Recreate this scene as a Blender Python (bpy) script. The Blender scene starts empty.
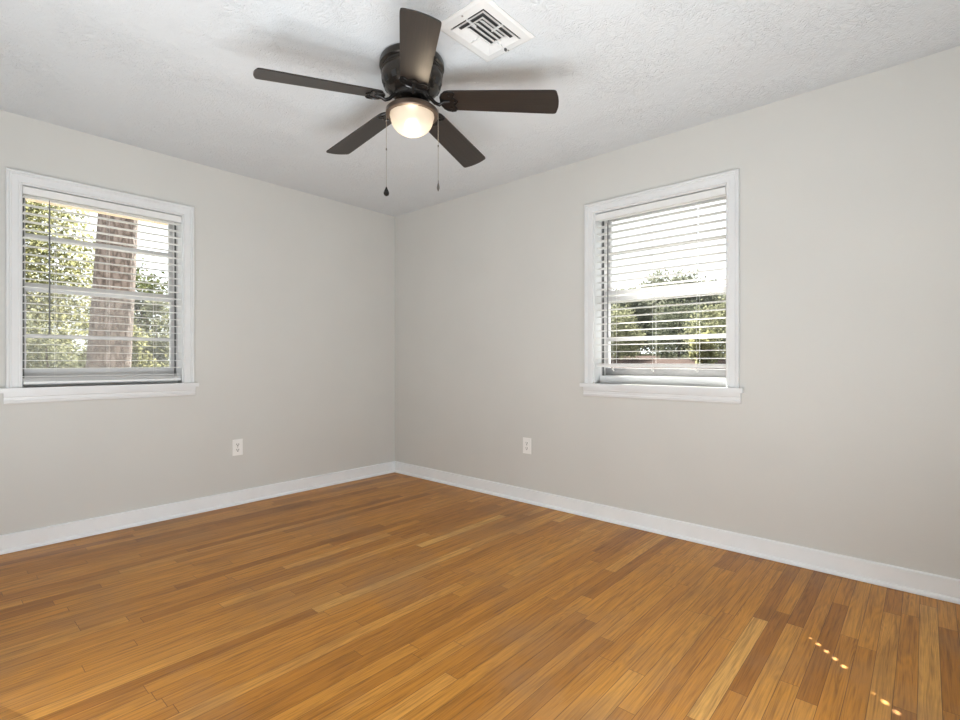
import bpy, bmesh, math, random
from mathutils import Vector, Matrix

sc = bpy.context.scene
COL = sc.collection
rnd = random.Random(7)
R = math.radians

# ------------------------------------------------------------------ camera
cd = bpy.data.cameras.new('camera')
cd.sensor_width = 36.0
cd.lens = 36.0 * 500 / 960
cd.shift_y = 1.0 / 960
cd.clip_start = 0.02
cam = bpy.data.objects.new('camera', cd)
COL.objects.link(cam)
YAW = 41.7
cam.location = (-3.035, -3.794, 1.060)
cam.rotation_euler = (R(90), 0, R(YAW - 90))
sc.camera = cam

# ------------------------------------------------------------------ sky, sun, fill, exposure
world = bpy.data.worlds.new('sky')
sc.world = world
world.use_nodes = True
wn = world.node_tree
wn.nodes['Background'].inputs['Color'].default_value = (0.93, 0.97, 1.0, 1)
wn.nodes['Background'].inputs['Strength'].default_value = 1.55

sd = bpy.data.lights.new('sun', 'SUN')
sd.energy = 27.0
sd.angle = R(0.4)
sd.color = (1.0, 0.95, 0.86)
sun = bpy.data.objects.new('sun', sd)
COL.objects.link(sun)
AZ, EL = R(40.3), R(45.8)
SUN_DIR = Vector((-math.cos(AZ) * math.cos(EL), -math.sin(AZ) * math.cos(EL), -math.sin(EL)))
sun.location = (12, 10, 16)
sun.rotation_euler = SUN_DIR.to_track_quat('-Z', 'Y').to_euler()

def area(name, loc, target, sx, sy, power, color):
    ld = bpy.data.lights.new(name, 'AREA')
    ld.shape = 'RECTANGLE'
    ld.size, ld.size_y = sx, sy
    ld.energy = power
    ld.color = color
    o = bpy.data.objects.new(name, ld)
    COL.objects.link(o)
    o.location = loc
    o.rotation_euler = (Vector(target) - Vector(loc)).to_track_quat('-Z', 'Z').to_euler()
    return o
# added fill lamps with no real source, thrown up from low behind the camera
area('fill_back_low', (-2.3, -4.10, 0.45), (-1.9, -1.0, 2.44), 1.4, 0.7, 46, (0.90, 0.955, 1.0))
area('fill_up_hall_wall', (-3.05, -2.9, 0.45), (-3.05001, -2.9, 2.44), 1.8, 0.4, 32, (0.90, 0.955, 1.0))
area('fill_hall_low', (-3.12, -2.0, 0.12), (-2.4, -1.7, 2.44), 2.0, 0.4, 31, (0.90, 0.955, 1.0))

sc.view_settings.view_transform = 'Standard'
sc.view_settings.look = 'None'
sc.view_settings.gamma = 1
sc.view_settings.use_curve_mapping = False
sc.view_settings.exposure = 0.46
sc.cycles.max_bounces = 14
sc.cycles.diffuse_bounces = 6
sc.cycles.transparent_max_bounces = 32
sc.cycles.sample_clamp_indirect = 6.0
sc.cycles.use_denoising = True

# ------------------------------------------------------------------ material helpers
class NT:
    def __init__(self, name):
        self.m = bpy.data.materials.new(name)
        self.m.use_nodes = True
        self.t = self.m.node_tree
        self.t.nodes.clear()
        self.out = self.t.nodes.new('ShaderNodeOutputMaterial')
    def n(self, typ, ins=None, **props):
        nd = self.t.nodes.new(typ)
        for k, v in props.items():
            setattr(nd, k, v)
        for k, v in (ins or {}).items():
            s = nd.inputs[k]
            if isinstance(v, bpy.types.NodeSocket):
                self.t.links.new(v, s)
            else:
                s.default_value = v
        return nd
    def math(self, op, a, b=None, c=None):
        ins = {0: a}
        if b is not None: ins[1] = b
        if c is not None: ins[2] = c
        return self.n('ShaderNodeMath', ins, operation=op).outputs[0]
    def mix(self, f, a, b, mode='MIX'):
        nd = self.n('ShaderNodeMix', None, data_type='RGBA', blend_type=mode)
        for k, v in ((0, f), (6, a), (7, b)):
            if isinstance(v, bpy.types.NodeSocket): self.t.links.new(v, nd.inputs[k])
            else: nd.inputs[k].default_value = v
        return nd.outputs[2]
    def ramp(self, f, stops, interp='LINEAR'):
        nd = self.n('ShaderNodeValToRGB', {0: f})
        r = nd.color_ramp
        r.interpolation = interp
        while len(r.elements) < len(stops): r.elements.new(0.5)
        for e, (p, c) in zip(r.elements, stops):
            e.position = p
            e.color = c if len(c) == 4 else (*c, 1)
        return nd.outputs[0]
    def done(self, shader):
        self.t.links.new(shader, self.out.inputs['Surface'])
        return self.m

def c4(c): return (c[0], c[1], c[2], 1)

def simple(name, col, rough=0.5, metal=0.0, var=0.06, scale=6.0, bump=0.0, bscale=80.0, spec=0.5):
    """principled paint / metal / plastic with a slight procedural variation"""
    k = NT(name)
    tc = k.n('ShaderNodeTexCoord').outputs['Object']
    nz = k.n('ShaderNodeTexNoise', {'Vector': tc, 'Scale': scale, 'Detail': 3.0}).outputs['Fac']
    lo = tuple(x * (1 - var) for x in col); hi = tuple(min(1, x * (1 + var)) for x in col)
    cc = k.ramp(nz, [(0.3, lo), (0.7, hi)])
    p = k.n('ShaderNodeBsdfPrincipled', {'Base Color': cc, 'Roughness': rough, 'Metallic': metal, 'Specular IOR Level': spec})
    if bump:
        bn = k.n('ShaderNodeTexNoise', {'Vector': tc, 'Scale': bscale, 'Detail': 4.0}).outputs['Fac']
        b = k.n('ShaderNodeBump', {'Height': bn, 'Strength': bump, 'Distance': 0.002})
        k.t.links.new(b.outputs[0], p.inputs['Normal'])
    return k.done(p.outputs[0])

M = {}
M['wall'] = simple('greige wall paint', (0.638, 0.632, 0.604), 0.55, var=0.015, scale=2.0, bump=0.12, bscale=120.0, spec=0.3)
M['trim'] = simple('white gloss trim paint', (0.75, 0.76, 0.765), 0.32, var=0.02)
M['vinyl'] = simple('pale grey aluminium window frame', (0.60, 0.60, 0.61), 0.4, var=0.02)
M['gasket'] = simple('dark window track', (0.10, 0.10, 0.10), 0.6)
M['lower'] = simple('dark grey sash strip', (0.20, 0.20, 0.205), 0.45, var=0.15, scale=9)
M['slat'] = simple('white faux wood blind', (0.80, 0.80, 0.79), 0.35, var=0.02)
M['cord'] = simple('white blind cord', (0.75, 0.75, 0.73), 0.7)
M['wand'] = simple('grey plastic tilt wand', (0.16, 0.165, 0.17), 0.25)
M['hole'] = simple('dark slot', (0.02, 0.02, 0.02), 0.8)
M['plate'] = simple('white plastic wall plate', (0.90, 0.89, 0.87), 0.3, var=0.02)
M['grey_slot'] = simple('grey socket slot', (0.22, 0.21, 0.20), 0.6)
M['bronze'] = simple('dark bronze metal', (0.050, 0.043, 0.037), 0.25, metal=0.75, var=0.15)
M['pan'] = simple('brushed brown bronze', (0.105, 0.075, 0.056), 0.33, metal=0.6, var=0.1)
M['black_metal'] = simple('black iron', (0.018, 0.016, 0.015), 0.22, metal=0.4, var=0.1)
M['chain'] = simple('pull chain metal', (0.42, 0.39, 0.34), 0.3, metal=0.9)
M['pewter'] = simple('grey metal fob', (0.16, 0.15, 0.14), 0.35, metal=0.8)
M['screw'] = simple('screw metal', (0.45, 0.42, 0.38), 0.3, metal=0.9)
M['vent'] = simple('white vent enamel', (0.74, 0.74, 0.73), 0.4, var=0.02)
M['duct'] = simple('dark duct inside', (0.06, 0.06, 0.06), 0.7)

def mat_ceiling():
    k = NT('textured white ceiling')
    tc = k.n('ShaderNodeTexCoord').outputs['Object']
    w = k.n('ShaderNodeTexNoise', {'Vector': tc, 'Scale': 9.0, 'Detail': 2.0})
    wv = k.n('ShaderNodeVectorMath', {0: w.outputs['Color'], 1: (0.09, 0.09, 0.09)}, operation='MULTIPLY').outputs[0]
    v = k.n('ShaderNodeVectorMath', {0: tc, 1: wv}, operation='ADD').outputs[0]
    a = k.n('ShaderNodeTexNoise', {'Vector': v, 'Scale': 34.0, 'Detail': 3.0, 'Roughness': 0.55, 'Distortion': 1.2}).outputs['Fac']
    ridge = k.math('ABSOLUTE', k.math('SUBTRACT', a, 0.5))
    ridge = k.math('SUBTRACT', 0.35, ridge)
    patch = k.n('ShaderNodeTexNoise', {'Vector': tc, 'Scale': 3.2, 'Detail': 3.0}).outputs['Fac']
    pf = k.n('ShaderNodeMapRange', {0: patch, 1: 0.38, 2: 0.62, 3: 0.25, 4: 1.0}).outputs[0]
    fine = k.n('ShaderNodeTexNoise', {'Vector': tc, 'Scale': 150.0, 'Detail': 2.0}).outputs['Fac']
    h = k.math('ADD', k.math('MULTIPLY', ridge, pf), k.math('MULTIPLY', fine, 0.06))
    b = k.n('ShaderNodeBump', {'Height': h, 'Strength': 1.0, 'Distance': 0.014})
    cc = k.ramp(patch, [(0.3, (0.665, 0.69, 0.71)), (0.7, (0.695, 0.72, 0.74))])
    p = k.n('ShaderNodeBsdfPrincipled', {'Base Color': cc, 'Roughness': 0.75, 'Specular IOR Level': 0.2, 'Normal': b.outputs[0]})
    return k.done(p.outputs[0])
M['ceiling'] = mat_ceiling()

def mat_floor():
    k = NT('oak strip floor')
    tc = k.n('ShaderNodeTexCoord').outputs['Object']
    s = k.n('ShaderNodeSeparateXYZ', {0: tc})
    x, y = s.outputs[0], s.outputs[1]
    PW = 0.0572
    yr = k.math('DIVIDE', y, PW)
    row = k.math('FLOOR', yr)
    fy = k.math('SUBTRACT', yr, row)
    h1 = k.n('ShaderNodeTexWhiteNoise', {'W': row}, noise_dimensions='1D').outputs['Value']
    h2 = k.n('ShaderNodeTexWhiteNoise', {'W': k.math('ADD', row, 177.31)}, noise_dimensions='1D').outputs['Value']
    L = k.math('MULTIPLY_ADD', h1, 1.1, 0.55)
    u = k.math('ADD', k.math('DIVIDE', x, L), k.math('MULTIPLY', h2, 9.0))
    pl = k.math('FLOOR', u)
    fu = k.math('SUBTRACT', u, pl)
    cell = k.n('ShaderNodeCombineXYZ', {0: row, 1: pl, 2: 3.7}).outputs[0]
    wn_ = k.n('ShaderNodeTexWhiteNoise', {'Vector': cell}, noise_dimensions='3D')
    hv, hc = wn_.outputs['Value'], wn_.outputs['Color']
    # stave tone
    base = k.ramp(hv, [(0.0, (0.350, 0.130, 0.012)), (0.15, (0.440, 0.176, 0.018)), (0.45, (0.520, 0.216, 0.025)),
                       (0.82, (0.570, 0.250, 0.034)), (0.95, (0.620, 0.295, 0.056)), (1.0, (0.680, 0.370, 0.095))])
    # grain along the stave, shifted per stave
    off = k.n('ShaderNodeVectorMath', {0: hc, 1: (37.0, 53.0, 29.0)}, operation='MULTIPLY').outputs[0]
    gv = k.n('ShaderNodeVectorMath', {0: tc, 1: (3.2, 85.0, 1.0)}, operation='MULTIPLY').outputs[0]
    gv = k.n('ShaderNodeVectorMath', {0: gv, 1: off}, operation='ADD').outputs[0]
    g1 = k.n('ShaderNodeTexNoise', {'Vector': gv, 'Scale': 1.0, 'Detail': 5.0, 'Roughness': 0.6, 'Distortion': 0.6}).outputs['Fac']
    gv2 = k.n('ShaderNodeVectorMath', {0: tc, 1: (9.0, 320.0, 1.0)}, operation='MULTIPLY').outputs[0]
    gv2 = k.n('ShaderNodeVectorMath', {0: gv2, 1: off}, operation='ADD').outputs[0]
    g2 = k.n('ShaderNodeTexNoise', {'Vector': gv2, 'Scale': 1.0, 'Detail': 3.0}).outputs['Fac']
    # cathedral figure
    cv = k.n('ShaderNodeVectorMath', {0: tc, 1: (1.1, 16.0, 1.0)}, operation='MULTIPLY').outputs[0]
    cv = k.n('ShaderNodeVectorMath', {0: cv, 1: off}, operation='ADD').outputs[0]
    cn = k.n('ShaderNodeTexNoise', {'Vector': cv, 'Scale': 1.3, 'Detail': 1.0, 'Distortion': 0.5}).outputs['Fac']
    cs = k.math('SINE', k.math('MULTIPLY', cn, 70.0))
    grain = k.math('ADD', k.math('MULTIPLY', g1, 0.60), k.math('ADD', k.math('MULTIPLY', g2, 0.35), k.math('MULTIPLY', cs, 0.035)))
    gcol = k.ramp(grain, [(0.30, (0.50, 0.45, 0.39)), (0.50, (1.0, 1.0, 1.0)), (0.70, (1.28, 1.28, 1.28))])
    col = k.mix(1.0, base, gcol, 'MULTIPLY')
    # worn, greyed finish and darker stains
    wear = k.n('ShaderNodeTexNoise', {'Vector': k.n('ShaderNodeVectorMath', {0: tc, 1: (7.3, 2.9, 0.4)}, operation='ADD').outputs[0], 'Scale': 1.5, 'Detail': 6.0, 'Roughness': 0.65}).outputs['Fac']
    wf = k.n('ShaderNodeMapRange', {0: wear, 1: 0.50, 2: 0.68, 3: 0.0, 4: 0.62}).outputs[0]
    wf = k.math('MULTIPLY', wf, k.math('ADD', k.math('MULTIPLY', g2, 0.9), 0.35))
    col = k.mix(wf, col, (0.34, 0.195, 0.095, 1))
    st = k.n('ShaderNodeTexNoise', {'Vector': k.n('ShaderNodeVectorMath', {0: k.n('ShaderNodeVectorMath', {0: tc, 1: (11.4, 4.6, 0)}, operation='ADD').outputs[0], 1: (0.8, 2.2, 1)}, operation='MULTIPLY').outputs[0], 'Scale': 2.3, 'Detail': 4.0}).outputs['Fac']
    sf = k.n('ShaderNodeMapRange', {0: st, 1: 0.58, 2: 0.82, 3: 0.0, 4: 0.60}).outputs[0]
    col = k.mix(sf, col, (0.135, 0.052, 0.014, 1))
    # pale scuffs of bare wood
    sv = k.n('ShaderNodeVectorMath', {0: k.n('ShaderNodeVectorMath', {0: tc, 1: (3.1, 5.7, 0)}, operation='ADD').outputs[0], 1: (2.0, 3.4, 1)}, operation='MULTIPLY').outputs[0]
    sn = k.n('ShaderNodeTexNoise', {'Vector': sv, 'Scale': 2.0, 'Detail': 7.0, 'Roughness': 0.75}).outputs['Fac']
    sp = k.n('ShaderNodeMapRange', {0: sn, 1: 0.66, 2: 0.76, 3: 0.0, 4: 0.45}).outputs[0]
    col = k.mix(sp, col, (0.50, 0.36, 0.22, 1))
    # joints
    ey = k.math('MULTIPLY', k.math('MINIMUM', fy, k.math('SUBTRACT', 1.0, fy)), PW)
    ex = k.math('MULTIPLY', k.math('MINIMUM', fu, k.math('SUBTRACT', 1.0, fu)), L)
    e = k.math('MINIMUM', ey, ex)
    jt = k.n('ShaderNodeMapRange', {0: e, 1: 0.0003, 2: 0.0013, 3: 0.80, 4: 0.0}).outputs[0]
    col = k.mix(jt, col, (0.045, 0.020, 0.008, 1))
    rough = k.math('ADD', k.math('MULTIPLY_ADD', wear, 0.35, 0.20), k.math('MULTIPLY', g2, 0.10))
    hh = k.math('SUBTRACT', k.math('MULTIPLY', grain, 0.25), k.math('MULTIPLY', jt, 1.0))
    b = k.n('ShaderNodeBump', {'Height': hh, 'Strength': 0.25, 'Distance': 0.0015})
    p = k.n('ShaderNodeBsdfPrincipled', {'Base Color': col, 'Roughness': rough, 'Specular IOR Level': 0.42, 'Normal': b.outputs[0]})
    return k.done(p.outputs[0])
M['floor'] = mat_floor()

def mat_glass():
    k = NT('window glass')
    tr = k.n('ShaderNodeBsdfTransparent', {'Color': (0.97, 0.985, 0.98, 1)})
    gl = k.n('ShaderNodeBsdfGlossy', {'Color': (1, 1, 1, 1), 'Roughness': 0.02})
    g = k.n('ShaderNodeNewGeometry')
    dt = k.n('ShaderNodeVectorMath', {0: g.outputs['Incoming'], 1: g.outputs['Normal']}, operation='DOT_PRODUCT').outputs['Value']
    q = k.math('POWER', k.math('SUBTRACT', 1.0, k.math('ABSOLUTE', dt)), 5.0)
    mx = k.n('ShaderNodeMixShader', {0: k.math('MULTIPLY_ADD', q, 0.9, 0.022), 1: tr.outputs[0], 2: gl.outputs[0]})
    return k.done(mx.outputs[0])
M['glass'] = mat_glass()

def mat_screen():
    k = NT('grey insect screen')
    tr = k.n('ShaderNodeBsdfTransparent', {'Color': (1, 1, 1, 1)})
    df = k.n('ShaderNodeBsdfPrincipled', {'Base Color': (0.42, 0.42, 0.42, 1), 'Roughness': 0.6})
    tl = k.n('ShaderNodeBsdfTranslucent', {'Color': (0.42, 0.42, 0.42, 1)})
    m1 = k.n('ShaderNodeMixShader', {0: 0.5, 1: df.outputs[0], 2: tl.outputs[0]})
    mx = k.n('ShaderNodeMixShader', {0: 0.25, 1: tr.outputs[0], 2: m1.outputs[0]})
    return k.done(mx.outputs[0])
M['screen'] = mat_screen()

def mat_globe():
    k = NT('frosted lamp glass')
    tl = k.n('ShaderNodeBsdfTranslucent', {'Color': (0.42, 0.39, 0.34, 1)})
    df = k.n('ShaderNodeBsdfPrincipled', {'Base Color': (0.80, 0.76, 0.69, 1), 'Roughness': 0.25})
    rf = k.n('ShaderNodeBsdfRefraction', {'Color': (1.0, 0.97, 0.92, 1), 'Roughness': 0.75, 'IOR': 1.25})
    m1 = k.n('ShaderNodeMixShader', {0: 0.35, 1: df.outputs[0], 2: tl.outputs[0]})
    m2 = k.n('ShaderNodeMixShader', {0: 0.22, 1: m1.outputs[0], 2: rf.outputs[0]})
    tr = k.n('ShaderNodeBsdfTransparent', {'Color': (1.0, 0.97, 0.92, 1)})
    m3 = k.n('ShaderNodeMixShader', {0: 0.15, 1: m2.outputs[0], 2: tr.outputs[0]})
    return k.done(m3.outputs[0])
M['globe'] = mat_globe()

def mat_blade():
    k = NT('dark walnut fan blade')
    tc = k.n('ShaderNodeTexCoord').outputs['UV']
    v = k.n('ShaderNodeVectorMath', {0: tc, 1: (6.0, 160.0, 1.0)}, operation='MULTIPLY').outputs[0]
    g = k.n('ShaderNodeTexNoise', {'Vector': v, 'Scale': 1.0, 'Detail': 4.0, 'Distortion': 0.4}).outputs['Fac']
    cc = k.ramp(g, [(0.3, (0.017, 0.0128, 0.0105)), (0.7, (0.030, 0.0225, 0.018))])
    p = k.n('ShaderNodeBsdfPrincipled', {'Base Color': cc, 'Roughness': 0.36, 'Specular IOR Level': 0.5})
    return k.done(p.outputs[0])
M['blade'] = mat_blade()

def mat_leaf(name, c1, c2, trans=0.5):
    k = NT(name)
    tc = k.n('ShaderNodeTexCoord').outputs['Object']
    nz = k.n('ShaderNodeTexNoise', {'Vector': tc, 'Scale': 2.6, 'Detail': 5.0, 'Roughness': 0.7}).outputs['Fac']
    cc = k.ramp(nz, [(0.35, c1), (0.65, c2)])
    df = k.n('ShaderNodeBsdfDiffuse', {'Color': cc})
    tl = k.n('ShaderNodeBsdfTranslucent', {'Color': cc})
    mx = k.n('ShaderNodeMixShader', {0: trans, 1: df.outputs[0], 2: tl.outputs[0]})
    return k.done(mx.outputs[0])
M['leaf_yellow'] = mat_leaf('yellow green leaves', (0.085, 0.096, 0.042), (0.34, 0.33, 0.175), 0.6)
M['leaf_green'] = mat_leaf('mid green leaves', (0.045, 0.055, 0.026), (0.11, 0.12, 0.055), 0.5)
M['leaf_grey'] = mat_leaf('grey green leaves', (0.12, 0.13, 0.085), (0.25, 0.255, 0.16), 0.5)
M['leaf_pale'] = mat_leaf('hazy pale leaves', (0.12, 0.13, 0.10), (0.22, 0.23, 0.18), 0.45)  # far foliage made paler, so the distance haze sits in its colour
M['leaf_dark'] = mat_leaf('dark green leaves', (0.055, 0.064, 0.048), (0.115, 0.125, 0.085), 0.45)

def mat_bark():
    k = NT('pine bark')
    tc = k.n('ShaderNodeTexCoord').outputs['Object']
    v = k.n('ShaderNodeVectorMath', {0: tc, 1: (1.0, 1.0, 0.36)}, operation='MULTIPLY').outputs[0]
    vo = k.n('ShaderNodeTexVoronoi', {'Vector': v, 'Scale': 17.0}, feature='DISTANCE_TO_EDGE').outputs['Distance']
    nz = k.n('ShaderNodeTexNoise', {'Vector': v, 'Scale': 24.0, 'Detail': 5.0}).outputs['Fac']
    h = k.math('ADD', k.math('MINIMUM', vo, 0.25), k.math('MULTIPLY', nz, 0.25))
    cc = k.ramp(h, [(0.10, (0.05, 0.038, 0.033)), (0.24, (0.14, 0.108, 0.093)), (0.42, (0.20, 0.162, 0.145))])
    b = k.n('ShaderNodeBump', {'Height': h, 'Strength': 0.8, 'Distance': 0.03})
    p = k.n('ShaderNodeBsdfPrincipled', {'Base Color': cc, 'Roughness': 0.9, 'Normal': b.outputs[0]})
    return k.done(p.outputs[0])
M['bark'] = mat_bark()
M['branch'] = simple('grey brown branch bark', (0.085, 0.066, 0.052), 0.9, var=0.3, scale=20)
M['grass'] = simple('lawn', (0.040, 0.042, 0.026), 0.95, var=0.4, scale=3.0, spec=0.0)
M['drive'] = simple('pinkish paving', (0.060, 0.046, 0.042), 0.95, var=0.15, scale=4.0, spec=0.0)
M['bounce_slab'] = simple('concrete bounce slab', (0.13, 0.125, 0.115), 0.95, var=0.08, spec=0.1)
M['bounce_strip'] = simple('pale concrete path', (0.46, 0.45, 0.43), 0.95, var=0.08, spec=0.1)
M['soffit'] = simple('tan painted soffit', (0.52, 0.41, 0.30), 0.7, var=0.04)
M['siding'] = simple('exterior brick red', (0.30, 0.16, 0.11), 0.85, var=0.2, scale=12)

# ------------------------------------------------------------------ mesh helpers
def box(bm, a, b, fn=None):
    x0, y0, z0 = a; x1, y1, z1 = b
    pts = [(x0, y0, z0), (x1, y0, z0), (x1, y1, z0), (x0, y1, z0), (x0, y0, z1), (x1, y0, z1), (x1, y1, z1), (x0, y1, z1)]
    vs = [bm.verts.new(fn(*p) if fn else p) for p in pts]
    for f in ((0, 3, 2, 1), (4, 5, 6, 7), (0, 1, 5, 4), (1, 2, 6, 5), (2, 3, 7, 6), (3, 0, 4, 7)):
        bm.faces.new([vs[i] for i in f])
    return vs

def bevel_all(bm, w, seg=2, ang=30):
    es = [e for e in bm.edges if len(e.link_faces) == 2 and e.calc_face_angle(0) > R(ang)]
    if es: bmesh.ops.bevel(bm, geom=es, offset=w, segments=seg, profile=0.6, affect='EDGES', clamp_overlap=True)

def loft(bm, rings, closed=True, caps=True):
    vr = [[bm.verts.new(p) for p in r] for r in rings]
    n = len(vr[0])
    for a, b in zip(vr, vr[1:]):
        for i in range(n if closed else n - 1):
            j = (i + 1) % n
            bm.faces.new([a[i], a[j], b[j], b[i]])
    if caps and closed:
        bm.faces.new(list(reversed(vr[0]))); bm.faces.new(vr[-1])
    return vr

def lathe(bm, prof, c, n=48, caps=True):
    rings = []
    for r, z in prof:
        rings.append([(c[0] + r * math.cos(2 * math.pi * i / n), c[1] + r * math.sin(2 * math.pi * i / n), z) for i in range(n)])
    return loft(bm, rings, True, caps)

def tube(bm, pts, rad, n=8):
    pts = [Vector(p) for p in pts]
    rads = rad if isinstance(rad, (list, tuple)) else [rad] * len(pts)
    rings = []
    prev = None
    for i, p in enumerate(pts):
        t = (pts[min(i + 1, len(pts) - 1)] - pts[max(i - 1, 0)]).normalized()
        up = prev if prev is not None else (Vector((0, 0, 1)) if abs(t.z) < 0.9 else Vector((1, 0, 0)))
        s = t.cross(up).normalized(); up = s.cross(t).normalized(); prev = up
        rings.append([p + (s * math.cos(2 * math.pi * k / n) + up * math.sin(2 * math.pi * k / n)) * rads[i] for k in range(n)])
    loft(bm, rings)

ORG = {}
def root(name, loc, label=None, cat=None, group=None, kind=None):
    o = bpy.data.objects.new(name, None)
    o.empty_display_size = 0.1
    COL.objects.link(o)
    o.location = loc
    ORG[o] = Vector(loc)
    tag(o, label, cat, group, kind)
    return o

def tag(o, label=None, cat=None, group=None, kind=None):
    if label: o['label'] = label
    if cat: o['category'] = cat
    if group: o['group'] = group
    if kind: o['kind'] = kind
    return o

def obj(name, bm, mat, parent=None, smooth=False, origin=None, recalc=True, label=None):
    """link a bmesh (given in world coordinates) as ONE mesh object"""
    if recalc: bmesh.ops.recalc_face_normals(bm, faces=bm.faces)
    og = ORG[parent] if parent is not None else Vector(origin or (0, 0, 0))
    if og.length: bmesh.ops.translate(bm, verts=bm.verts, vec=-og)
    me = bpy.data.meshes.new(name)
    bm.to_mesh(me); bm.free()
    me.materials.append(mat)
    if smooth:
        me.shade_smooth()
        try: me.set_sharp_from_angle(angle=R(38))
        except Exception: pass
    o = bpy.data.objects.new(name, me)
    COL.objects.link(o)
    if parent is not None: o.parent = parent
    else: o.location = og
    ORG[o] = og
    if label: o['label'] = label
    return o

def B(): return bmesh.new()

# ------------------------------------------------------------------ room shell
H = 2.44
X0, Y0 = -3.25, -4.15            # walls behind the camera
WT = 0.24                        # wall thickness
OP = (0.91, 2.06)                # window opening heights
LW = (-2.653, -1.832)            # left-wall window, along x
RW = (-2.958, -2.122)            # right-wall window, along y
def FL(u, d, z): return (u, d, z)       # left wall: u = x, d = outwards (+y)
def FR(u, d, z): return (d, u, z)       # right wall: u = y, d = outwards (+x)

def wall_with_hole(name, fn, u0, u1, hole, d0=0.0, d1=WT):
    bm = B()
    h0, h1, z0, z1 = hole
    box(bm, (u0, d0, 0), (h0, d1, H), fn); box(bm, (h1, d0, 0), (u1, d1, H), fn)
    if z0 > 0: box(bm, (h0, d0, 0), (h1, d1, z0), fn)
    box(bm, (h0, d0, z1), (h1, d1, H), fn)
    return tag(obj(name, bm, M['wall']), kind='structure')

wall_with_hole('wall_left', FL, X0 - WT, 0, (*LW, *OP))
wall_with_hole('wall_right', FR, Y0 - WT, WT, (*RW, *OP))
bm = B(); box(bm, (X0, Y0 - WT, 0), (0, Y0, H)); tag(obj('wall_back', bm, M['wall']), kind='structure')
bm = B(); box(bm, (X0 - WT, Y0 - WT, 0), (X0, 0, H)); tag(obj('wall_hall', bm, M['wall']), kind='structure')
bm = B(); box(bm, (X0 - WT, Y0 - WT, -0.12), (WT, WT, 0)); tag(obj('floor', bm, M['floor']), kind='structure')
bm = B(); box(bm, (X0 - WT, Y0 - WT, H), (WT, WT, H + 0.15)); tag(obj('ceiling', bm, M['ceiling']), kind='structure')

# baseboards: flat board with a small cap bead, and a shoe moulding at the floor
BP = [(0.0, 0.0), (0.0135, 0.0), (0.0135, 0.088), (0.0125, 0.0905), (0.0150, 0.093), (0.0150, 0.098), (0.0125, 0.102), (0.0, 0.103)]
SP = [(0.0135, 0.002), (0.0265, 0.002), (0.0262, 0.010), (0.0235, 0.016), (0.0190, 0.0205), (0.0135, 0.022)]
def run(prof, fn, ustart, mit):
    bm = B()
    rings = [[fn(ustart, -d, z) for d, z in prof], [fn(-d if mit else 0, -d, z) for d, z in prof]]
    loft(bm, rings)
    return bm
M['base'] = simple('bright white baseboard paint', (0.86, 0.885, 0.905), 0.28, var=0.02)
for side, fn, us in (('left', FL, X0), ('right', FR, Y0)):
    b = tag(obj('baseboard_' + side, run(BP, fn, us, True), M['base']), kind='structure')
    obj('shoe_molding', run(SP, fn, us, True), M['base'], b)

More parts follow.
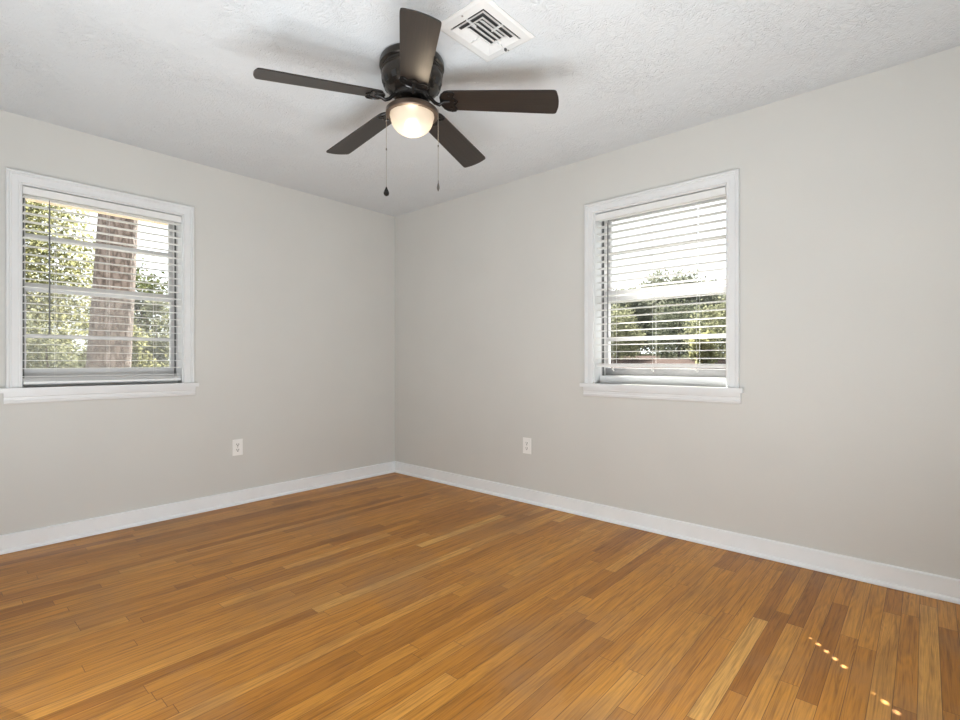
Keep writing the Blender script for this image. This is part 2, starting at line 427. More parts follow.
# ------------------------------------------------------------------ windows
CP = [(0.000, 0.000), (0.000, 0.010), (0.004, 0.014), (0.012, 0.014), (0.014, 0.0115), (0.040, 0.0135), (0.043, 0.0180),
      (0.048, 0.0180), (0.050, 0.0155), (0.053, 0.0220), (0.061, 0.0225), (0.065, 0.0180), (0.065, 0.0)]
def build_window(n, fn, ops):
    u0, u1 = ops; z0, z1 = OP
    uc = (u0 + u1) / 2
    w = root('window_%d' % n, fn(uc, 0, z0), kind='structure')
    # casing swept round three sides with mitred corners
    bm = B()
    rings = []
    for (px, pz, sx, sz) in ((u0, z0, -1, 0), (u0, z1, -1, 1), (u1, z1, 1, 1), (u1, z0, 1, 0)):
        rings.append([fn(px + sx * a, -t, pz + sz * a) for a, t in CP])
    loft(bm, rings); obj('casing', bm, M['trim'], w)
    # stool and apron
    bm = B(); box(bm, (u0 - 0.088, -0.040, z0 - 0.026), (u1 + 0.088, 0.0, z0), fn)
    box(bm, (u0, 0.0, z0 - 0.02), (u1, 0.088, z0), fn)
    bevel_all(bm, 0.005); obj('stool', bm, M['trim'], w)
    bm = B()
    AP = [(0, 0.884), (-0.018, 0.884), (-0.018, 0.862), (-0.014, 0.858), (-0.014, 0.842), (-0.018, 0.838), (-0.016, 0.826), (-0.010, 0.822), (0, 0.822)]
    loft(bm, [[fn(u, d, z) for d, z in AP] for u in (u0 - 0.073, u1 + 0.073)]); obj('apron', bm, M['trim'], w)
    # jamb liner
    bm = B()
    t = 0.006
    box(bm, (u0, 0, z0), (u0 + t, 0.088, z1), fn); box(bm, (u1 - t, 0, z0), (u1, 0.088, z1), fn); box(bm, (u0 + t, 0, z1 - t), (u1 - t, 0.088, z1), fn)
    obj('jamb', bm, M['trim'], w)
    # outer frame with a dark track
    bm = B()
    f = 0.014; d0, d1 = 0.088, 0.215
    box(bm, (u0, d0, z0), (u0 + f, d1, z1), fn); box(bm, (u1 - f, d0, z0), (u1, d1, z1), fn)
    box(bm, (u0 + f, d0, z1 - 0.012), (u1 - f, d1, z1), fn)
    obj('frame', bm, M['vinyl'], w)
    bm = B(); box(bm, (u0 + f, d0 - 0.03, z0 + 0.0005), (u1 - f, d1, z0 + 0.050), fn); bevel_all(bm, 0.003); obj('sill', bm, M['trim'], w)
    bm = B()
    for a in (u0 + f + 0.0002, u1 - f - 0.0092):
        box(bm, (a, 0.0885, z0 + 0.022), (a + 0.009, 0.100, z1 - 0.03), fn)
    obj('track', bm, M['gasket'], w)
    zm = 1.495
    def sash(name, dd, za, zb, zmun, rb, rt):
        bm = B(); s = 0.022
        a, b = u0 + f, u1 - f
        box(bm, (a, dd, za), (a + s, dd + 0.028, zb), fn); box(bm, (b - s, dd, za), (b, dd + 0.028, zb), fn)
        box(bm, (a + s, dd, za), (b - s, dd + 0.028, za + rb), fn); box(bm, (a + s, dd, zb - rt), (b - s, dd + 0.028, zb), fn)
        o = obj(name, bm, M['vinyl'], w)
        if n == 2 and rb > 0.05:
            bm = B(); box(bm, (a + 0.004, dd - 0.004, za + 0.004), (b - 0.004, dd, za + rb - 0.002), fn); obj('lower_rail_face', bm, M['lower'], o, label='dark grey lower rail')  # darker grey strip over the face of the sash bottom rail
        bm = B(); box(bm, (a + s, dd + 0.004, zmun - 0.011), (b - s, dd + 0.024, zmun + 0.011), fn); obj('muntin', bm, M['vinyl'], o)
        bm = B()
        vs = [bm.verts.new(fn(*p)) for p in ((a + s, dd + 0.014, za + rb), (b - s, dd + 0.014, za + rb), (b - s, dd + 0.014, zb - rt), (a + s, dd + 0.014, zb - rt))]
        bm.faces.new(vs); obj('glass_pane', bm, M['glass'], o)
    sash('upper_sash', 0.166, zm - 0.002, z1 - 0.012, 1.805, 0.026, 0.018)
    sash('lower_sash', 0.134, z0 + 0.050, zm + (0.026 if n == 1 else 0.046), 1.208, 0.052, 0.050 if n == 1 else 0.070)
    if n == 1:
        bm = B()
        vs = [bm.verts.new(fn(*p)) for p in ((u0 + f, 0.205, z0 + 0.022), (u1 - f, 0.205, z0 + 0.022), (u1 - f, 0.205, zm), (u0 + f, 0.205, zm))]
        bm.faces.new(vs); obj('insect_screen', bm, M['screen'], w)
    return w
build_window(1, FL, LW)
build_window(2, FR, RW)

# ------------------------------------------------------------------ blinds
def build_blind(fn, ops, label, ladders, holes, zlow, wand_u, rail_tilt, right):
    u0, u1 = ops[0] + 0.009, ops[1] - 0.009
    uc = (u0 + u1) / 2
    zt = OP[1] - 0.009
    dc = 0.036
    t = root('window_blind', fn(uc, dc, OP[0]), label, 'window blind', 'white slatted window blinds')
    bm = B(); box(bm, (u0 + 0.003, 0.014, zt - 0.040), (u1 - 0.003, 0.062, zt - 0.008), fn); bevel_all(bm, 0.002); obj('headrail', bm, M['slat'], t)
    bm = B(); box(bm, (u0, 0.002, zt - 0.046), (u1, 0.011, zt - 0.005), fn)
    for a in (u0, u1 - 0.006): box(bm, (a, 0.011, zt - 0.046), (a + 0.006, 0.030, zt - 0.005), fn)
    bevel_all(bm, 0.002); obj('valance', bm, M['slat'], t)
    # open slats, each with cord slots
    pitch, hw, th = 0.0466, 0.025, 0.0028
    bm = B()
    def slat(z, tilt=0.0, hl=holes):
        ct, st = math.cos(tilt), math.sin(tilt)
        def g(u, d, zz):
            return fn(u, dc + d * ct - zz * st, z + d * st + zz * ct)
        hs = sorted(hl)
        a = u0 + 0.002
        for h in hs:
            box(bm, (a, -hw, -th / 2), (h - 0.0065, hw, th / 2), g)
            box(bm, (h - 0.0065, -hw, -th / 2), (h + 0.0065, -0.009, th / 2), g)
            box(bm, (h - 0.0065, 0.009, -th / 2), (h + 0.0065, hw, th / 2), g)
            a = h + 0.0065
        box(bm, (a, -hw, -th / 2), (u1 - 0.002, hw, th / 2), g)
    z = zlow
    while z < zt - 0.050:
        slat(z, R(1.0) if not right else R(-2)); z += pitch
    # last slats gathered on the bottom rail
    if right:
        slat(zlow - 0.034, 0); slat(zlow - 0.0375, 0)
        zr = zlow - 0.048
    else:
        slat(zlow - 0.012, 0); slat(zlow - 0.017, 0); slat(zlow - 0.022, 0)
        zr = zlow - 0.034
    obj('slats', bm, M['slat'], t)
    bm = B()
    ct, st = math.cos(rail_tilt), math.sin(rail_tilt)
    def gr(u, d, zz): return fn(u, dc + d * ct - zz * st, zr + d * st + zz * ct)
    box(bm, (u0 + 0.002, -0.026, -0.008), (u1 - 0.002, 0.026, 0.008), gr); bevel_all(bm, 0.002)
    br = obj('bottom_rail', bm, M['slat'], t)
    for l in ladders:
        bm = B()
        if right:
            # knotted cord end hanging just under the rail
            p0 = gr(l, -0.020, -0.008)
            for q, (dz, r_) in enumerate(((0.006, 0.0045), (0.014, 0.0065), (0.022, 0.0050))):
                bmesh.ops.create_icosphere(bm, subdivisions=2, radius=r_, matrix=Matrix.Translation((p0[0], p0[1] + (0.004 if q % 2 else -0.002), p0[2] - dz)))
        else:
            box(bm, (l - 0.006, -0.0275, -0.003), (l + 0.006, -0.0255, 0.003), gr)
        obj('cord_knot' if right else 'cord_button', bm, M['cord'], br)
    for l in ladders:
        bm = B()
        for d in (dc - hw - 0.0015, dc + hw + 0.0015):
            tube(bm, [fn(l, d, zr), fn(l, d, zt - 0.05)], 0.0008, 5)
        zz = zlow
        while zz < zt - 0.07 and l not in holes:
            box(bm, (l - 0.0006, dc - hw, zz - 0.0030), (l + 0.0006, dc + hw, zz - 0.0018), fn); zz += pitch
        obj('ladder_cord', bm, M['cord'], t)
    # tilt wand
    bm = B()
    tube(bm, [fn(wand_u, 0.004, zt - 0.078), fn(wand_u, 0.003, zt - 0.10), fn(wand_u, 0.003, 1.245), fn(wand_u, 0.003, 1.215)], [0.003, 0.0042, 0.0042, 0.0055], 6)
    wo = obj('tilt_wand', bm, M['wand'], t)
    bm = B(); tube(bm, [fn(wand_u, 0.020, zt - 0.055), fn(wand_u, 0.008, zt - 0.066), fn(wand_u, 0.004, zt - 0.080)], 0.002, 5); obj('hook', bm, M['wand'], wo)
    return t

build_blind(FL, LW, 'white slatted blind hanging in the window with the tree trunk outside', (-2.50, -2.245, -1.99), (), 0.970, -2.53, R(0), False)
build_blind(FR, RW, 'white slatted blind lifted off the sill in the window beyond the fan', (-2.255, -2.523, -2.789), (-2.789,), 1.0755, -2.222, R(0), True)

# ------------------------------------------------------------------ ceiling fan
AX = Vector((-1.525, -2.030, 0))
fan = root('ceiling_fan', (AX.x, AX.y, H), 'dark bronze five blade ceiling fan with a lit frosted bowl light', 'ceiling fan')
bm = B()
lathe(bm, [(0.1385, 2.4395), (0.1430, 2.436), (0.1475, 2.426), (0.1480, 2.405), (0.1450, 2.401), (0.1360, 2.397), (0.1345, 2.388), (0.1410, 2.384),
           (0.1425, 2.380), (0.1410, 2.376), (0.1385, 2.374), (0.1395, 2.362), (0.1385, 2.345), (0.1355, 2.338), (0.1345, 2.333), (0.1290, 2.318), (0.1150, 2.301), (0.1000, 2.291), (0.0860, 2.287)], AX, 64)
hs = obj('motor_housing', bm, M['bronze'], fan, smooth=True)
for i in range(15):
    bm = B()
    a = 2 * math.pi * i / 15
    for (z0_, r0, z1_, r1) in ((2.334, 0.1352, 2.312, 0.1262),):
        pts = []
        for da, zz, rr in ((-0.10, z0_, r0), (0.10, z0_, r0), (0.10, z1_, r1), (-0.10, z1_, r1)):
            pts.append((AX.x + (rr + 0.0012) * math.cos(a + da), AX.y + (rr + 0.0012) * math.sin(a + da), zz))
        pin = [(AX.x + (Vector(p).xy - AX.xy).normalized().x * ((Vector(p).xy - AX.xy).length - 0.01), AX.y + (Vector(p).xy - AX.xy).normalized().y * ((Vector(p).xy - AX.xy).length - 0.01), p[2]) for p in pts]
        loft(bm, [pin, pts])
    obj('vent_slot', bm, M['hole'], hs)
bm = B(); lathe(bm, [(0.074, 2.289), (0.082, 2.284), (0.082, 2.266), (0.076, 2.260), (0.048, 2.258)], AX, 48); obj('flywheel', bm, M['black_metal'], fan, smooth=True)
bm = B(); lathe(bm, [(0.043, 2.2605), (0.046, 2.256), (0.046, 2.236), (0.052, 2.228), (0.058, 2.222)], AX, 48); obj('switch_housing', bm, M['bronze'], fan, smooth=True)
bm = B(); lathe(bm, [(0.056, 2.2235), (0.085, 2.222), (0.108, 2.217), (0.119, 2.208), (0.1205, 2.190), (0.1170, 2.186), (0.104, 2.186), (0.103, 2.196), (0.05, 2.198)], AX, 64)
obj('light_pan', bm, M['pan'], fan, smooth=True)
bm = B()
prof = [(0.1000, 2.193), (0.1015, 2.182), (0.0985, 2.176)]
for i in range(1, 12):
    q = i / 12 * math.pi / 2
    prof.append((0.0975 * math.cos(q), 2.176 - 0.079 * math.sin(q)))
prof.append((0.0015, 2.097))
lathe(bm, prof, AX, 64, caps=False)
obj('glass_bowl', bm, M['globe'], fan, smooth=True)
bl = bpy.data.lights.new('fan_bulb', 'POINT')
bl.energy = 0.9; bl.color = (1.0, 0.84, 0.64); bl.shadow_soft_size = 0.02
blo = bpy.data.objects.new('fan_bulb', bl); COL.objects.link(blo)
blo.parent = fan; blo.location = (0, 0, 2.148 - H)

def blade_outline():
    """half-outline samples: (r, half width) from root to tip"""
    pts = []
    for r, w in ((0.142, 0.020), (0.145, 0.034), (0.151, 0.046), (0.160, 0.054), (0.175, 0.0585), (0.20, 0.060), (0.30, 0.0625), (0.42, 0.066), (0.54, 0.069), (0.630, 0.0712),
                 (0.645, 0.0710), (0.652, 0.0690), (0.657, 0.063), (0.661, 0.048), (0.665, 0.030), (0.667, 0.010)):
        pts.append((r, w))
    return pts
PITCH = R(12.5)
def blade_pt(a, r, v, dz=0.0):
    zc_ = 2.250 - 0.045 * (r - 0.14) / 0.52
    c, s = math.cos(a), math.sin(a)
    vv = v * math.cos(PITCH) + dz * math.sin(PITCH)
    z = zc_ - v * math.sin(PITCH) + dz * math.cos(PITCH)
    return (AX.x + r * c - vv * s, AX.y + r * s + vv * c, z)
for k in range(5):
    a = R(16 + 72 * k)
    bm = B()
    uv = bm.loops.layers.uv.new('UVMap')
    out = blade_outline()
    poly = [(r, w) for r, w in out] + [(r, -w) for r, w in reversed(out)]
    bot = [bm.verts.new(blade_pt(a, r, v, -0.003)) for r, v in poly]
    top = [bm.verts.new(blade_pt(a, r, v, 0.003)) for r, v in poly]
    n = len(out); N = len(poly)
    def addf(vs, idx):
        f = bm.faces.new(vs)
        for lp, i in zip(f.loops, idx):
            lp[uv].uv = (poly[i][0] + k * 0.37, poly[i][1] + k * 0.21)
    for i in range(n - 1):
        j = N - 1 - i
        addf([bot[i], bot[i + 1], bot[j - 1], bot[j]], [i, i + 1, j - 1, j])
        addf([top[j], top[j - 1], top[i + 1], top[i]], [j, j - 1, i + 1, i])
    for i in range(N):
        j = (i + 1) % N
        addf([bot[i], top[i], top[j], bot[j]], [i, i, j, j])
    bo = obj('blade', bm, M['blade'], fan)
    # blade iron: curved arm from the flywheel and a scalloped leaf plate under the blade root
    bm = B()
    def pt(r, v, dz): return blade_pt(a, r, v, dz)
    c, s = math.cos(a), math.sin(a)
    arm = [(AX.x + 0.070 * c, AX.y + 0.070 * s, 2.272), (AX.x + 0.088 * c, AX.y + 0.088 * s, 2.262), (AX.x + 0.108 * c, AX.y + 0.108 * s, 2.240), (AX.x + 0.128 * c, AX.y + 0.128 * s, 2.230), pt(0.150, 0, -0.008), pt(0.175, 0, -0.007)]
    tube(bm, arm, [0.009, 0.0085, 0.0080, 0.0080, 0.0075, 0.005], 10)
    # raised rim round the plate
    rim = []
    shape = [(0.134, 0.0), (0.137, 0.028), (0.146, 0.046), (0.160, 0.057), (0.178, 0.061), (0.196, 0.058), (0.203, 0.046), (0.196, 0.032), (0.192, 0.022), (0.205, 0.012), (0.214, 0.0)]
    full = shape + [(r, -v) for r, v in reversed(shape[1:-1])]
    loft(bm, [[pt(r, v, -0.0032) for r, v in full], [pt(r, v, -0.0065) for r, v in full]])
    tube(bm, [pt(r, v, -0.0075) for r, v in full[6:-5]], 0.0028, 6)
    tube(bm, [pt(r, v, -0.0075) for r, v in full[-6:] + full[:7]], 0.0034, 6)
    obj('blade_iron', bm, M['black_metal'], bo, smooth=True)
    for (r, v) in ((0.178, 0.040), (0.178, -0.040), (0.200, 0.0)):
        bm = B()
        rings = [[pt(r + q * math.cos(i * math.pi / 6), v + q * math.sin(i * math.pi / 6), dz) for i in range(12)] for q, dz in ((0.0060, -0.0060), (0.0060, -0.0085), (0.0035, -0.0100))]
        loft(bm, rings); obj('screw', bm, M['black_metal'], bo, smooth=True)

# pull chains at the two sides of the light pan
fx = Vector((math.cos(R(YAW)), math.sin(R(YAW)), 0)); rt = Vector((math.sin(R(YAW)), -math.cos(R(YAW)), 0))
def chain(off, ztop, zend, zjoin, fob):
    p = AX + rt * off - fx * 0.010
    bm = B()
    q0 = AX + (p - AX) * 0.93
    tube(bm, [(q0.x, q0.y, ztop + 0.004), (p.x, p.y, ztop + 0.001), (p.x, p.y, ztop - 0.01), (p.x, p.y, zend)], 0.0011, 6)
    z = ztop - 0.006
    while z > zend:
        bmesh.ops.create_icosphere(bm, subdivisions=1, radius=0.0016, matrix=Matrix.Translation((p.x, p.y, z))); z -= 0.0052
    co = obj('pull_chain', bm, M['chain'], fan)
    bm = B(); lathe(bm, [(0.001, zjoin + 0.006), (0.0030, zjoin + 0.004), (0.0030, zjoin - 0.004), (0.001, zjoin - 0.006)], p, 12); obj('connector', bm, M['pewter'], co)
    bm = B()
    if fob == 'drop':
        lathe(bm, [(0.002, zend + 0.006), (0.0045, zend), (0.0060, zend - 0.004), (0.0115, zend - 0.016), (0.0132, zend - 0.024), (0.0105, zend - 0.032), (0.004, zend - 0.036)], p, 20)
        obj('fob', bm, M['black_metal'], co, smooth=True, label='black teardrop fob')
    else:
        lathe(bm, [(0.0015, zend + 0.012), (0.0020, zend), (0.0032, zend - 0.004), (0.0062, zend - 0.020), (0.0058, zend - 0.027), (0.002, zend - 0.038)], p, 16)
        obj('fob', bm, M['pewter'], co, smooth=True, label='grey metal pointed fob')
chain(-0.1165, 2.200, 1.852, 2.030, 'drop')
chain(0.1210, 2.212, 1.876, 2.045, 'spindle')

# ------------------------------------------------------------------ ceiling vent
vx0, vx1, vy0, vy1 = -1.622, -1.292, -2.556, -2.286      # outer frame
ix0, ix1, iy0, iy1 = -1.576, -1.336, -2.512, -2.330      # louvre field
vc = ((vx0 + vx1) / 2, (vy0 + vy1) / 2)
vent = root('ceiling_vent', (vc[0], vc[1], H), 'white rectangular ceiling vent with louvers beside the fan', 'air vent')
bm = B()
def ring(x0, x1, y0, y1, z): return [(x0, y0, z), (x1, y0, z), (x1, y1, z), (x0, y1, z)]
def frame_rings(levels):
    vr = [[bm.verts.new(p) for p in ring(*l)] for l in levels]
    for a, b in zip(vr, vr[1:]):
        for i in range(4):
            j = (i + 1) % 4
            bm.faces.new([a[i], a[j], b[j], b[i]])
e = 0.012
frame_rings([(vx0, vx1, vy0, vy1, H - 0.0005), (vx0, vx1, vy0, vy1, H - 0.004), (vx0 + e, vx1 - e, vy0 + e, vy1 - e, H - 0.010),
             (ix0, ix1, iy0, iy1, H - 0.012), (ix0, ix1, iy0, iy1, H - 0.001)])
obj('frame', bm, M['vent'], vent)
bm = B()
vs = [bm.verts.new(p) for p in ring(ix0 + 0.001, ix1 - 0.001, iy0 + 0.001, iy1 - 0.001, H - 0.0012)]
bm.faces.new(vs); obj('duct_opening', bm, M['duct'], vent)
bm = B()
# two rings of louvers leaning outwards, mitred at the corners, then three straight ones
for i in range(2):
    a = 0.019 + i * 0.025
    w = 0.019
    x0_, x1_, y0_, y1_ = ix0 + a, ix1 - a, iy0 + a, iy1 - a
    frame_rings([(x0_ - w + 0.004, x1_ + w - 0.004, y0_ - w + 0.004, y1_ + w - 0.004, H - 0.014), (x0_ - w + 0.003, x1_ + w - 0.003, y0_ - w + 0.003, y1_ + w - 0.003, H - 0.0155),
                 (x0_ + 0.003, x1_ - 0.003, y0_ + 0.003, y1_ - 0.003, H - 0.004), (x0_ + 0.0045, x1_ - 0.0045, y0_ + 0.0045, y1_ - 0.0045, H - 0.004),
                 (x0_ - w + 0.004, x1_ + w - 0.004, y0_ - w + 0.004, y1_ + w - 0.004, H - 0.014)])
cx0, cx1, cy0, cy1 = ix0 + 0.058, ix1 - 0.058, iy0 + 0.058, iy1 - 0.058
for i in range(4):
    yy = cy0 - 0.004 + i * (cy1 - cy0 + 0.004) / 3
    loft(bm, [[(x, yy + 0.010, H - 0.004), (x, yy + 0.0115, H - 0.004), (x, yy - 0.0085, H - 0.0155), (x, yy - 0.010, H - 0.0145)] for x in (cx0 - 0.012, cx1 + 0.012)])
obj('louvers', bm, M['vent'], vent)
mx, my = (ix0 + ix1) / 2, (iy0 + iy1) / 2
for (x0_, x1_, y0_, y1_) in ((mx - 0.0018, mx + 0.0018, iy0, cy0 + 0.002), (mx - 0.0018, mx + 0.0018, cy1 - 0.002, iy1), (ix0, cx0, my - 0.0018, my + 0.0018), (cx1, ix1, my - 0.0018, my + 0.0018)):
    bm = B(); box(bm, (x0_, y0_, H - 0.0165), (x1_, y1_, H - 0.008)); obj('crossbar', bm, M['vent'], vent)
bm = B(); box(bm, (ix1 + 0.004, my - 0.003, H - 0.022), (ix1 + 0.016, my + 0.003, H - 0.010)); obj('damper_lever', bm, M['gasket'], vent)
for sx_ in (vx0 + 0.022, vx1 - 0.014):
    bm = B(); lathe(bm, [(0.0045, H - 0.0100), (0.0042, H - 0.0125), (0.002, H - 0.0135)], (sx_, vc[1]), 12); obj('screw', bm, M['screw'], vent)

# ------------------------------------------------------------------ wall outlets
def outlet(fn, u, z, label, slotmat):
    t = root('wall_outlet', fn(u, 0, z), label, 'wall outlet', 'wall outlets')
    bm = B(); box(bm, (u - 0.0365, -0.0055, z - 0.059), (u + 0.0365, 0, z + 0.059), fn); bevel_all(bm, 0.003, 2); p = obj('cover_plate', bm, M['plate'], t)
    for s in (-1, 1):
        zc = z + s * 0.0195
        bm = B()
        pr = []
        for i in range(24):
            q = 2 * math.pi * i / 24
            pr.append((0.0172 * math.cos(q), max(-0.0135, min(0.0135, 0.0172 * math.sin(q)))))
        loft(bm, [[fn(u + x, -0.005, zc + y) for x, y in pr], [fn(u + x, -0.0075, zc + y) for x, y in pr]])
        r = obj('receptacle', bm, M['plate'], t)
        bm = B()
        box(bm, (u - 0.0088, -0.0079, zc - 0.002), (u - 0.0052, -0.0073, zc + 0.0095), fn)
        box(bm, (u + 0.0052, -0.0079, zc - 0.002), (u + 0.0088, -0.0073, zc + 0.0085), fn)
        loft(bm, [[fn(u + 0.0040 * math.cos(i * math.pi / 5), -0.0073 - q, zc - 0.0075 + 0.0042 * math.sin(i * math.pi / 5)) for i in range(10)] for q in (0, 0.0006)])
        obj('slot', bm, slotmat, r)
    bm = B(); loft(bm, [[fn(u + 0.003 * math.cos(i * math.pi / 5), -0.0055 - q, z + 0.003 * math.sin(i * math.pi / 5)) for i in range(10)] for q in (0, 0.001)]); obj('screw', bm, M['screw'], t)
outlet(FL, -1.470, 0.423, 'white duplex outlet on the wall of the tree trunk window', M['hole'])
outlet(FR, -1.565, 0.425, 'white duplex outlet on the wall of the lifted blind window', M['grey_slot'])

# ------------------------------------------------------------------ outdoors
bm = B()
nx, ny = 40, 40
def gz(x, y):
    t = max(0, min(1, (x - 1.5) / 14.0)); t = t * t * (3 - 2 * t)
    return -0.45 + 1.55 * t + 0.02 * max(0, x - 15)
xs = [-14 + i * 2.0 for i in range(40)]; ys = [-30 + i * 2.4 for i in range(40)]
g = [[bm.verts.new((x, y, gz(x, y))) for y in ys] for x in xs]
for i in range(39):
    for j in range(39):
        bm.faces.new([g[i][j], g[i + 1][j], g[i + 1][j + 1], g[i][j + 1]])
tag(obj('ground', bm, M['grass'], smooth=True), kind='structure')
bm = B()
pts = [(6.0, -6.0), (9.0, -1.5), (13.0, 2.5), (18.0, 6.5), (26, 10.0)]
rows = []
for (x, y) in pts:
    rows.append([(x + 1.5, y - 1.9, gz(x + 1.5, 0) + 0.05), (x - 1.5, y + 1.9, gz(x - 1.5, 0) + 0.05)])
prev = None
for r_ in rows:
    v = [bm.verts.new(p) for p in r_]
    if prev: bm.faces.new([prev[0], v[0], v[1], prev[1]])
    prev = v
bmesh.ops.subdivide_edges(bm, edges=bm.edges, cuts=3, use_grid_fill=True)
for v in bm.verts: v.co.z = gz(v.co.x, v.co.y) + 0.05
tag(obj('driveway', bm, M['drive']), kind='structure')
bm = B(); box(bm, (WT, -7, -0.5), (3.2, 1.0, -0.38)); tag(obj('bounce_slab', bm, M['bounce_slab']), kind='structure')  # unseen slab added to bounce sun up through the right window
bm = B(); box(bm, (-9, 0.5, -0.5), (2.5, 2.9, -0.38)); tag(obj('bounce_strip', bm, M['bounce_strip']), kind='structure')  # unseen pale strip added to bounce sun onto the left soffit
# eave over the left window
bm = B(); box(bm, (-8, WT, 2.22), (0.6, 0.86, 2.26)); tag(obj('roof_eave', bm, M['trim']), kind='structure')
bm = B(); box(bm, (-8, 0.86, 2.215), (0.6, 1.04, 2.42)); tag(obj('trim_1', bm, M['soffit']), kind='structure')

bm = B(); box(bm, (WT, -8, 2.385), (0.685, -1.2, 2.56)); tag(obj('roof_eave', bm, M['trim']), kind='structure')
def leaves(bm, centre, rad, n, size, rr, squash=1.0, clumps=14):
    """a crown of separate folded leaves gathered in clumps"""
    cl = []
    for i in range(clumps):
        while True:
            v = Vector((rr.uniform(-1, 1), rr.uniform(-1, 1), rr.uniform(-1, 1)))
            if v.length < 1: break
        v = Vector((v.x * rad[0], v.y * rad[1], v.z * rad[2])) * 0.8
        cl.append((Vector(centre) + v, rr.uniform(0.28, 0.5)))
    mr = min(rad)
    for i in range(n):
        c, q = cl[rr.randrange(clumps)]
        v = Vector((rr.gauss(0, 1), rr.gauss(0, 1), rr.gauss(0, 1) * squash)) * (0.5 * q * mr)
        p = c + v
        q_ = p - Vector(centre)
        if (q_.x / rad[0]) ** 2 + (q_.y / rad[1]) ** 2 + (q_.z / rad[2]) ** 2 > 1.0: continue
        d = Vector((rr.uniform(-1, 1), rr.uniform(-1, 1), rr.uniform(-1.2, 0.4))).normalized()
        nrm = Vector((rr.uniform(-1, 1), rr.uniform(-1, 1), rr.uniform(0, 1.4))).normalized()
        s = d.cross(nrm)
        if s.length < 0.1: continue
        s.normalize()
        L = size * rr.uniform(0.7, 1.3); W = L * 0.28
        up = s.cross(d) * (L * 0.08)
        a = bm.verts.new(p); b = bm.verts.new(p + d * L * 0.5 + s * W + up); e_ = bm.verts.new(p + d * L); f_ = bm.verts.new(p + d * L * 0.5 - s * W + up)
        bm.faces.new([a, b, e_]); bm.faces.new([a, e_, f_])
    return cl

def tree(name, base, h, centre, rad, n, size, leafmat, label, cat, group, seed, trunk_r=0.12, clumps=14, trunkmat=None, branches=6):
    rr = random.Random(seed)
    t = root(name, base, label, cat, group)
    bm = B(); cl = leaves(bm, centre, rad, n, size, rr, 1.0, clumps)
    obj('foliage', bm, leafmat, t, recalc=False)
    bm = B()
    b = Vector(base); c = Vector(centre)
    tube(bm, [b - Vector((0, 0, 0.1)), b.lerp(c, 0.35), b.lerp(c, 0.7) + Vector((0.1, 0.05, 0)) * trunk_r * 5, c + Vector((0, 0, rad[2] * 0.5))], [trunk_r * 1.25, trunk_r, trunk_r * 0.8, trunk_r * 0.25], 10)
    obj('trunk', bm, trunkmat or M['branch'], t, smooth=True)
    for i in range(branches):
        bm = B()
        e_ = cl[i % len(cl)][0]
        s_ = b.lerp(c, rr.uniform(0.35, 0.9))
        m_ = s_.lerp(e_, 0.5) + Vector((rr.uniform(-.2, .2), rr.uniform(-.2, .2), rr.uniform(0, .25))) * min(rad) * 0.5
        tube(bm, [s_, m_, e_], [trunk_r * 0.35, trunk_r * 0.22, trunk_r * 0.08], 6)
        obj('branch', bm, M['branch'], t, smooth=True)
    return t

# the pine whose trunk fills the middle of the left window
pine = root('pine_tree', (-1.50, 3.3, -0.45), 'thick rough barked pine trunk standing close outside the window', 'tree')
bm = B()
rings = []
for i in range(26):
    z = -0.5 + i * 0.32
    rad_ = 0.222 - 0.010 * max(0, z) + 0.05 * math.exp(-(z + 0.5) * 2.2)
    cx_ = -1.56 + 0.049 * (z - 1.06)
    rings.append([(cx_ + rad_ * (1 + 0.03 * math.sin(5 * q + z)) * math.cos(q), 3.3 + rad_ * (1 + 0.03 * math.cos(4 * q - z)) * math.sin(q), z) for q in [2 * math.pi * j / 28 for j in range(28)]])
loft(bm, rings); obj('trunk', bm, M['bark'], pine, smooth=True)
rr = random.Random(5)
bm = B(); leaves(bm, (-1.3, 3.3, 8.3), (1.8, 1.8, 1.2), 2200, 0.16, rr); obj('crown', bm, M['leaf_green'], pine, recalc=False)

G1 = 'trees and shrubs beyond the left window'
tree('broadleaf_tree', (-2.15, 7.4, -0.45), 5, (-2.35, 7.4, 2.5), (1.55, 1.5, 2.4), 30000, 0.072, M['leaf_yellow'], 'sunlit yellow green leafy tree close behind the pine trunk', 'tree', G1, 11, 0.07, 70, branches=14)
tree('broadleaf_tree', (-3.5, 10.5, -0.45), 6, (-3.0, 10.5, 3.4), (2.4, 1.5, 3.6), 30000, 0.11, M['leaf_yellow'], 'tall pale green tree at the back, at the far end from the corner', 'tree', G1, 12, 0.12, 60, branches=10)
tree('shrub', (-1.85, 5.0, -0.45), 2, (-1.9, 5.0, 0.70), (1.05, 0.65, 1.15), 13000, 0.060, M['leaf_grey'], 'grey green shrub low beside the pine trunk', 'shrub', G1, 13, 0.04, 40, branches=4)
tree('shrub', (-0.7, 13.2, -0.45), 2, (-0.75, 13.2, 1.2), (1.7, 0.8, 1.65), 14000, 0.09, M['leaf_yellow'], 'wide yellow green bush at the back, seen low beside the pine trunk', 'shrub', G1, 17, 0.05, 50, branches=4)
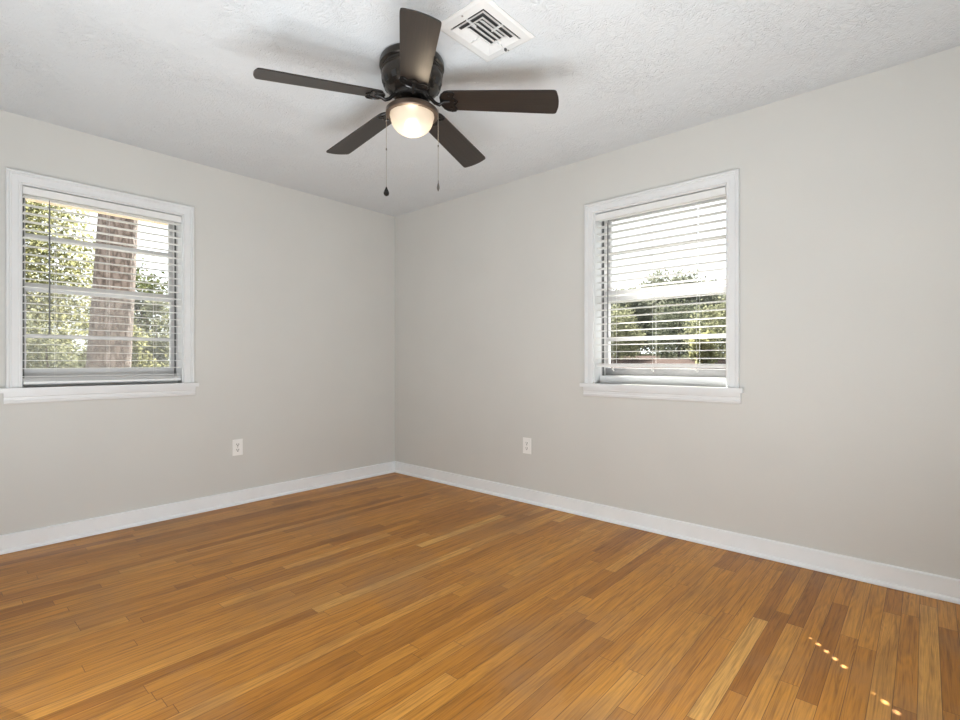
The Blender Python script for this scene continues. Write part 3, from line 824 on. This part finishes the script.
tree('shrub', (0.15, 9.0, -0.45), 2, (0.1, 9.0, 0.95), (0.75, 0.7, 1.35), 4200, 0.095, M['leaf_yellow'], 'bright yellow green shrub just past the pine trunk', 'shrub', G1, 14, 0.04, 18, branches=4)
tree('shrub', (1.35, 12.0, -0.45), 2, (1.3, 12.0, 1.3), (1.0, 0.8, 1.7), 4800, 0.11, M['leaf_grey'], 'grey green bush furthest past the pine trunk', 'shrub', G1, 15, 0.05, 18, branches=4)
tree('broadleaf_tree', (2.6, 17.0, -0.45), 5, (2.3, 17.0, 3.0), (2.2, 1.5, 1.7), 3600, 0.16, M['leaf_green'], 'thin distant tree against the white sky past the trunk', 'tree', G1, 16, 0.09, 30, branches=8)

G2 = 'trees and shrubs beyond the right window'
for i, (x, y, z, rx, rz, mat, lab, n) in enumerate((
    (14.0, 4.65, 2.0, 1.0, 1.35, 'leaf_grey', 'pale green shrub nearest the wand of the lifted blind', 4200),
    (16.6, 3.35, 2.0, 1.3, 1.6, 'leaf_dark', 'dark green shrub in the middle of the lifted blind window', 5200),
    (14.0, 1.35, 2.0, 1.0, 1.4, 'leaf_grey', 'pale green shrub by the far casing of the lifted blind window', 4200),
    (12.2, 1.0, 1.45, 0.45, 0.6, 'leaf_yellow', 'small yellow green bush in front of the pale shrub', 1800))):
    tree('shrub', (x, y, gz(x, y)), 2, (x, y, z), (rx, rx, rz), n, 0.10, M[mat], lab, 'shrub', G2, 30 + i, 0.05, 24, branches=3)
for i, (x, y, z, rx, rz, lab) in enumerate((
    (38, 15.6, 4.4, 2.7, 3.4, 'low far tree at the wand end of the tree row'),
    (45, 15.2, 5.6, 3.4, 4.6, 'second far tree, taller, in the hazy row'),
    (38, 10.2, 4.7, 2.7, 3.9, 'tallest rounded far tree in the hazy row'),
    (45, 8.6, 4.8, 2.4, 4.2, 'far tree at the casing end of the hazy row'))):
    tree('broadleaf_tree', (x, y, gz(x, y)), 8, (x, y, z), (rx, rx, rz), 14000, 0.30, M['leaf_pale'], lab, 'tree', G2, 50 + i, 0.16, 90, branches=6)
